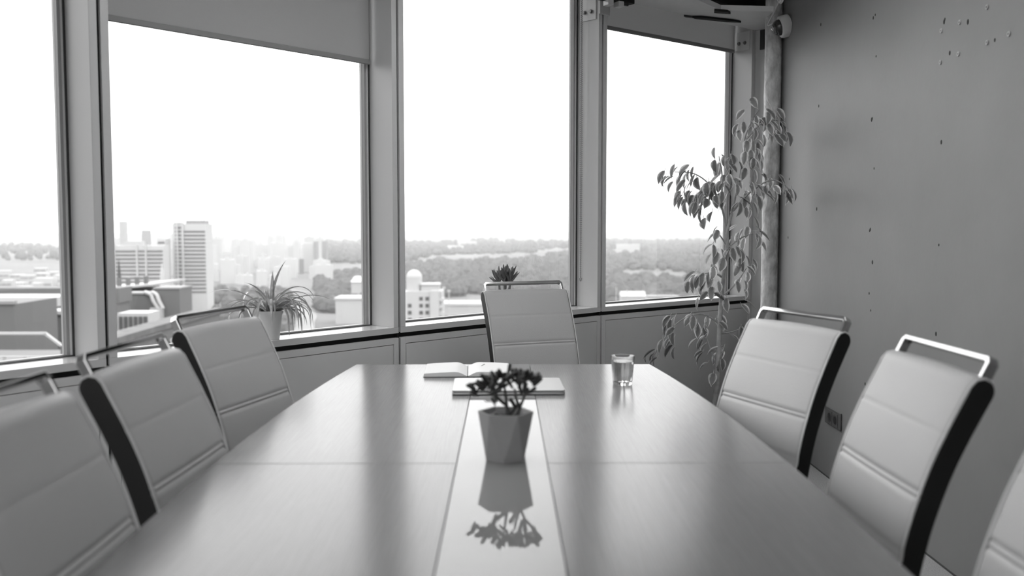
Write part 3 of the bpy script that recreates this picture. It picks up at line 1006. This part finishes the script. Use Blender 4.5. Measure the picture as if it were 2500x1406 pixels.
# the tall tower and its lower wing
r = bld("office_tower", -300, 900, 31.5, 26, 3.5, M_bwhite, "tall white office tower with dark window bands, rising above the skyline", math.radians(4))
H = 3.5 - GZ
bands(r, 31.5, H - 66, H - 8, 3.6, .48, -5.2, 14.6)
bands(r, 31.5, H - 66, H - 4, 3.6, .55, -13.2, -7.4)
box("roof_crown", M_bgrey, -4, 14, 3, 20, H, H + 3.2, r)
box("roof_crown", M_bgrey, -15, -9, 2, 16, H - 1.5, H + 1.2, r)
for x in (-11.2, -6.0):
    box("fin", M_bwhite, x - .8, x + .8, -1.3, 0, 0, H + .6, r)
box("roof_mast", M_bgrey, 9, 9.3, 8, 8.3, H, H + 9, r)
box("roof_mast", M_bgrey, 12, 12.3, 9, 9.3, H, H + 7, r)
r = bld("apartment_slab", -333, 860, 45, 16, -16.5, M_bwhite, "long white apartment slab left of the tall tower", math.radians(3))
H = -16.5 - GZ
bands(r, 45, H - 48, H - 3, 3.5, .5, -20.5, -2.5, nx=1)
bands(r, 45, H - 48, H - 3, 3.5, .5, -.5, 5.5)
bands(r, 45, H - 48, H - 3, 3.5, .5, 7.5, 21.5)
for x in (-1.5, 6.5, -21.6):
    box("fin", M_bwhite, x - .7, x + .7, -1.2, 0, 0, H + 1.5, r)
box("roof_house", M_bpale, -14, 2, 3, 12, H, H + 4, r)
r = bld("apartment_step", -321, 884, 7.5, 14, -10.5, M_bwhite, "white stepped block joining the tower and the slab")
H = -10.5 - GZ
bands(r, 7.5, H - 50, H - 3, 3.5, .5)
r = empty("white_spire", (-236, 650, GZ))
tag(r, "white pointed monument in front of the apartment slab", "monument")
MB().lathe([(2.2, 0), (2.0, 36), (1.4, 50), (.2, 58)], 4).build("shaft", M_bwhite, r)
box("plinth", M_bpale, -4, 4, -4, 4, 0, 8, r)

def tree_crown(mb, x, y, z, r, h, seed):
    rr = random.Random(seed)
    vs = []
    rings = [(.55, .05), (1.0, .35), (.85, .68), (.4, .93)]
    n = 6
    for q, t in rings:
        vs.append([(x + r * q * rr.uniform(.75, 1.2) * math.cos(2 * PI * k / n), y + r * q * rr.uniform(.75, 1.2) * math.sin(2 * PI * k / n), z + h * t * rr.uniform(.93, 1.07)) for k in range(n)])
    mb.loft(vs)
r = empty("cypress", (-171.5, 420, GZ))
tag(r, "dark slim cypress tree before the apartment slab", "tree")
MB().lathe([(.6, 0), (2.0, 12), (2.3, 34), (1.5, 54), (.2, 68)], 8).build("crown", M_tree, r)
MB().lathe([(.4, -.5), (.4, 12)], 6).build("trunk", M_bdark, r)

# near roofs at the lower left
r = bld("dark_block", -86, 146, 20, 14, -10.8, M_bdark, "near dark clad block at the lower left of the leftmost window")
box("parapet", M_bgrey, -10.2, 10.2, -.3, .6, -10.8 - GZ, -10.3 - GZ, r)
r = bld("dark_hall", -95, 166, 34, 30, -14.2, M_bdark, "grey hall with white flat roofs behind the near dark block")
H = -14.2 - GZ
box("roof_slab", M_bpale, -17.3, 17.3, -.6, 4.5, H, H + .6, r)
box("roof_slab", M_bpale, -12, 10, 9, 22, H + .2, H + 2.0, r)
box("roof_edge", M_bdark, -17.3, 17.3, 24, 30.5, H, H + 3, r)
r = bld("low_deck", -65, 118, 22, 18, -16.6, M_bdark, "low grey deck with pipe trestle at the lower left")
H = -16.6 - GZ
for k in range(7):
    box("trestle_post", M_bpale, -9 + k * 2.6, -8.7 + k * 2.6, 1, 1.3, H, H + 1.3, r)
for z in (.35, .9, 1.3):
    box("trestle_rail", M_bwhite, -10, 8, .9, 1.15, H + z, H + z + .14, r)
box("ramp_beam", M_bwhite, -6, 4.5, 6, 6.4, H + 3.6, H + 3.9, r)
o = box("ramp_beam", M_bwhite, 0, 6.5, 6, 6.4, -.15, .15, r)
o.location = (4.4, 0, H + 3.7)
o.rotation_euler = (0, math.radians(38), 0)
r = bld("brick_shed", -92, 225, 16, 22, -14.5, M_bdark, "dark long shed with pale roof edge left of the boiler house")
H = -14.5 - GZ
rf = MB().loft([[(-8.3, -.4, H), (8.3, -.4, H + 1.6), (8.3, 22.4, H + 1.6), (-8.3, 22.4, H)], [(-8.3, -.4, H + .5), (8.3, -.4, H + 2.1), (8.3, 22.4, H + 2.1), (-8.3, 22.4, H + .5)]])
rf.build("roof", M_bpale, r)
for k in range(6):
    box("roof_vent", M_bdark, -7 + k * 2.2, -6.2 + k * 2.2, 5, 6, H + 1, H + 2.6 + .2 * k, r)
r = bld("boiler_house", -73.5, 205, 5.6, 8, -12.4, M_bdark, "dark cube shaped boiler house with bent white ducts")
H = -12.4 - GZ
box("roof_cap", M_bgrey, -2.9, 2.9, -.2, 8.2, H, H + .35, r)
for k in range(2):
    MB().tube(spline([(-4.6 + k * 1.5, -.5, H - .6), (-3.2 + k * 1.2, -.6, H - 1.2), (-2.6 + k * 1.2, -.8, H - 2.6), (-1.6 + k * 1.0, -.8, H - 4.2)], 5), .45, 8).build("duct", M_bwhite, r, 60)
box("duct_tank", M_bpale, -3.2, -.6, -1.6, -.1, H - 8, H - 4, r)
box("side_wing", M_bdark, -7.5, -2.8, 0, 7, 0, H - 1.0, r)
box("wing_roof", M_bwhite, -8, -3.6, -.3, 2, H - 1.0, H - .6, r)
# glazed shed
r = bld("glazed_shed", -68, 172, 5.6, 6, -14.6, M_bpale, "small shed with a grid of white framed windows")
H = -14.6 - GZ
for k in range(6):
    box("window", M_bwin, -2.5 + k * .9, -1.8 + k * .9, -.1, .2, H - 3.2, H - .6, r)
# long roof with the letters on its flank
r = bld("long_warehouse", -48.3, 107, 4.6, 45, -12.6, mat("grey_render_flank", .085, .8), "long warehouse with gravel roof edge and white letters on its flank")
H = -12.6 - GZ
box("gravel_roof", M_rubble, -2.3, 2.3, 0, 45, H, H + .25, r)
box("parapet", M_rubble, 1.5, 2.6, -.2, 45.2, H, H + .75, r)
tx = bpy.data.curves.new("letters", 'FONT')
tx.body = "rr"
tx.size = 1.9
tx.extrude = .06
tx.align_x = 'CENTER'
tx.materials.append(M_bwhite)
tmp = bpy.data.objects.new("letters_curve", tx)
COL.objects.link(tmp)
letter_me = bpy.data.meshes.new_from_object(tmp.evaluated_get(bpy.context.evaluated_depsgraph_get()))
bpy.data.objects.remove(tmp)
to = link("letters", letter_me, r)
to.location = (2.42, 23.3, -15.0 - GZ)
to.rotation_euler = (PI / 2, 0, PI / 2)
to.scale = (2.2, 1, 1)

# white dome building in the middle window
r = bld("dome_building", -37.5, 430, 17.4, 16, -28.5, M_bwhite, "white building with round dome low in the middle window")
H = -28.5 - GZ
MB().sphere((-4.4, 6, H + 6), 3.7, 20, 10).build("dome", M_bwhite, r, 60)
MB().lathe([(3.6, H), (3.6, H + 6)], 20, (-4.4, 6)).build("dome_drum", M_bwhite, r, 40)
box("upper_block", M_bpale, -1.0, 7.2, 3, 12, H, H + 2.6, r)
box("upper_roof", M_bwhite, -1.3, 7.6, 2.6, 12.4, H + 2.6, H + 3.3, r)
box("stair_shaft", M_bwhite, 3.5, 7.6, -1.2, 4, 0, H + .4, r)
for z in range(4):
    for x in (-6.8, -1.6, 1.2):
        if not (z == 0 and x < -6):
            box("window", M_bwin, x, x + 1.7, -.12, .2, H - 4.2 - z * 3.2, H - 2.5 - z * 3.2, r)
    box("balcony", M_bwhite, 7.4, 9.6, -.8, 6, H - 4.6 - z * 3.2, H - 3.2 - z * 3.2, r)
r = bld("low_hall", -24, 560, 28, 22, -46, M_bpale, "low pale hall right of the dome building")
box("roof_slab", M_bwhite, -14.4, 14.4, -.5, 22.5, -46 - GZ, -44.6 - GZ, r)
bands(r, 28, -58 - GZ, -50 - GZ, 4, .5, nx=5)
for k, (x, h) in enumerate([(-34.9, -34.6), (-32.0, -36.3)]):
    r = empty("floodlight_mast", (x, 540, GZ))
    tag(r, ["taller floodlight mast beside the dome building", "shorter floodlight mast beside the dome building"][k], "mast", "floodlight masts")
    MB().lathe([(.35, 0), (.25, h - GZ)], 6).build("pole", M_bpale, r)
    box("lamp_head", M_bwhite, -.9, .9, -.3, .3, h - GZ, h - GZ + 1, r)
for k, (x, h) in enumerate([(82, -43.2), (90.1, -45)]):
    r = empty("antenna_mast", (x, 690, GZ))
    tag(r, ["left antenna mast low in the right window", "right antenna mast low in the right window"][k], "mast", "antenna masts")
    MB().lathe([(.4, 0), (.25, h - GZ)], 6).build("pole", M_bpale, r)
    box("crossarm", M_bpale, -.9, .9, -.15, .15, h - GZ - 1.5, h - GZ - 1.2, r)
r = bld("small_house", 96, 700, 18, 12, -51, M_bpale, "small pale house low in the right window beside the masts")
MB().loft([[(-9.4, -.4, -51 - GZ), (9.4, -.4, -51 - GZ), (9.4, 12.4, -51 - GZ), (-9.4, 12.4, -51 - GZ)], [(-9.4, 5.9, -47.5 - GZ), (9.4, 5.9, -47.5 - GZ), (9.4, 6.1, -47.5 - GZ), (-9.4, 6.1, -47.5 - GZ)]]).build("roof", M_bwhite, r)
r = bld("white_depot", 122, 720, 24, 14, -53, M_bwhite, "white flat roofed depot low in the right window")
box("roof_slab", M_bgrey, -12.3, 12.3, -.3, 14.3, -53 - GZ, -52.3 - GZ, r)
# right edge of the wide window: stadium like halls
r = bld("white_hall", -140, 1000, 46, 40, -58, M_bpale, "large white roofed hall at the right of the wide window")
MB().loft([[(-24, -1, -58 - GZ), (24, -1, -58 - GZ), (24, 41, -58 - GZ), (-24, 41, -58 - GZ)], [(-22, 14, -53 - GZ), (24, 14, -53 - GZ), (24, 26, -53 - GZ), (-22, 26, -53 - GZ)]]).build("roof", M_bwhite, r)
r = bld("terrace_hall", -122, 800, 44, 30, -61, M_bpale, "wide low terrace hall below the large white hall")
box("roof_slab", M_bwhite, -23, 23, -1, 31, -61 - GZ, -59.5 - GZ, r)
r = bld("pale_tower", -349.5, 1700, 26, 20, -29, M_bwhite, "pale tower block between dark slabs near the wide window's right side")
r = bld("dark_slab", -354.6, 1640, 6, 12, -56, M_bdark, "short dark slab at the foot of the pale tower")
r = bld("dark_slab", -339.7, 1695, 6.5, 14, -26, M_bgrey, "dark slab directly against the pale tower's right side")
r = bld("dark_slab", -332.6, 1740, 8.5, 14, -26, M_bgrey, "rightmost dark slab next to the pale tower")
r = bld("far_tower", -1050, 2600, 17, 17, 14.7, M_bgrey, "far thin tower in haze left of the tall office tower")
r = bld("far_tower", -760, 2000, 15, 15, -7.4, M_bgrey, "far squat tower peeping over the apartment slab")
for x, y, w, top, lab in [(-157, 3000, 50, -60, "long white building among trees at the left of the middle window"), (-132, 3300, 66, -51, "white terrace of flats among trees in the middle window"),
                          (342, 2600, 62, -48, "bright white building among trees in the right window"), (-560, 2500, 60, -58, "pale building in the woods above the white hall")]:
    r = bld("distant_building", x, y, w, 25, top, M_bwhite, lab)
    box("wing", M_bpale, -w * .5, -w * .2, -8, 0, 0, (top - GZ) * .8, r)
# the crowd of hazy apartment blocks
rnd = random.Random(4)
placed = 0
while placed < 150:
    d = rnd.uniform(1150, 4200)
    ax = rnd.uniform(540, 790) if rnd.random() < .72 else rnd.uniform(280, 560)
    if d < 1500 and ax < 520:
        d += 900
    x = (ax - 1232) / 2300 * d
    h = rnd.uniform(22, 62) * (1.0 if d > 1600 else .6)
    w = rnd.uniform(9, 26)
    mm = rnd.choice([M_bwhite, M_bwhite, M_bwhite, M_bpale])
    dp = rnd.uniform(10, 16)
    rz = math.radians(rnd.uniform(-25, 25))
    if not free(x - dp / 2 * math.sin(rz), d + dp / 2 * math.cos(rz), math.hypot(w, dp) / 2 + 1):
        continue
    placed += 1
    r = bld("apartment_block", x, d, w, dp, GZ + h, mm, "pale apartment block in the hazy crowd of city towers", rz, "hazy apartment blocks of the distant city")
    box("roof_house", M_bpale, -w * .2, w * .15, 3, 7, h, h + 2.5, r)
placed = 0
while placed < 60:
    d = rnd.uniform(420, 1300)
    ax = rnd.uniform(-60, 175)
    x = (ax - 1232) / 2300 * d
    h = rnd.uniform(14, 30)
    w = rnd.uniform(10, 22)
    dp = rnd.uniform(10, 16)
    rz = math.radians(rnd.uniform(-12, 12))
    if not free(x - dp / 2 * math.sin(rz), d + dp / 2 * math.cos(rz), math.hypot(w, dp) / 2 + 1):
        continue
    placed += 1
    r = bld("street_block", x, d, w, dp, GZ + h, rnd.choice([M_bwhite, M_bpale, M_bpale]), "pale low street block seen through the leftmost window", rz, "street blocks outside the leftmost window")
    bands(r, w, 4, h - 3, 6, .35, m=M_bgrey, nx=2)
# roads
rd = MB()
for pts, wd in [([(-330, 1050), (-240, 1000), (-190, 900), (-170, 800), (-150, 700)], 16), ([(-250, 1300), (-215, 1150), (-205, 1020), (-150, 900)], 12), ([(-420, 1400), (-300, 1250), (-215, 1150)], 12)]:
    pp = spline([(x, y, 0) for x, y in pts], 8)
    rr = []
    for i, q in enumerate(pp):
        tt = (pp[min(i + 1, len(pp) - 1)] - pp[max(i - 1, 0)]).normalized()
        s = Vector((-tt.y, tt.x, 0)) * wd / 2
        rr.append([tuple(q + s + Vector((0, 0, GZ + .05))), tuple(q - s + Vector((0, 0, GZ + .05))), tuple(q - s + Vector((0, 0, GZ + .5))), tuple(q + s + Vector((0, 0, GZ + .5)))])
    rd.loft(rr)
struct(rd.build("road", M_road), "pale winding road beyond the spider plant")
# woods
fm = MB()
rnd = random.Random(9)
cnt = 0
while cnt < 7600:
    d = 600 * (4600 / 600) ** rnd.random()
    q = rnd.random()
    ax = rnd.uniform(780, 1900) if q < .58 else (rnd.uniform(-80, 800) if q < .70 else (rnd.uniform(-2600, -80) if q < .88 else rnd.uniform(1900, 3600)))
    x = (ax - 1232) / 2300 * d
    f = math.sin(x * .011 + 2) * math.sin(d * .0042 + 1) + .6 * math.sin(x * .004 - d * .0031)
    if ax < -80 or ax > 1900:
        if f < -.1 or d < 900:
            continue
    elif ax < 780:
        if not (2300 < d < 3800 and ax < 180) and not (650 < d < 1150 and 520 < ax < 700):
            continue
    elif f < -.25 or (d < 900 and ax < 1250):
        continue
    s = rnd.uniform(4, 8) * (1 + d / 3500)
    if not free(x, d, s * 1.3):
        continue
    tree_crown(fm, x, d, GZ, s, s * rnd.uniform(1.3, 1.9), cnt)
    cnt += 1
tag(fm.build("woodland", M_tree, None), "hazy woodland and parkland trees stretching to the horizon", "trees", kind="stuff")
# haze lying over the city
hz = MB().box(-9000, 9000, 70, 9500, GZ - 1, 26)
m = bpy.data.materials.new("city_haze")
m.use_nodes = True
nt = m.node_tree
nt.nodes.clear()
o = nt.nodes.new("ShaderNodeOutputMaterial")
v = nt.nodes.new("ShaderNodeVolumeScatter")
v.inputs["Color"].default_value = (.175, .175, .175, 1)
v.inputs["Density"].default_value = 1 / 1600
v.inputs["Anisotropy"].default_value = 0.0
nt.links.new(v.outputs[0], o.inputs["Volume"])
hzo = hz.build("haze", m)
tag(hzo, "pale haze lying over the city and woods", "haze", kind="stuff")
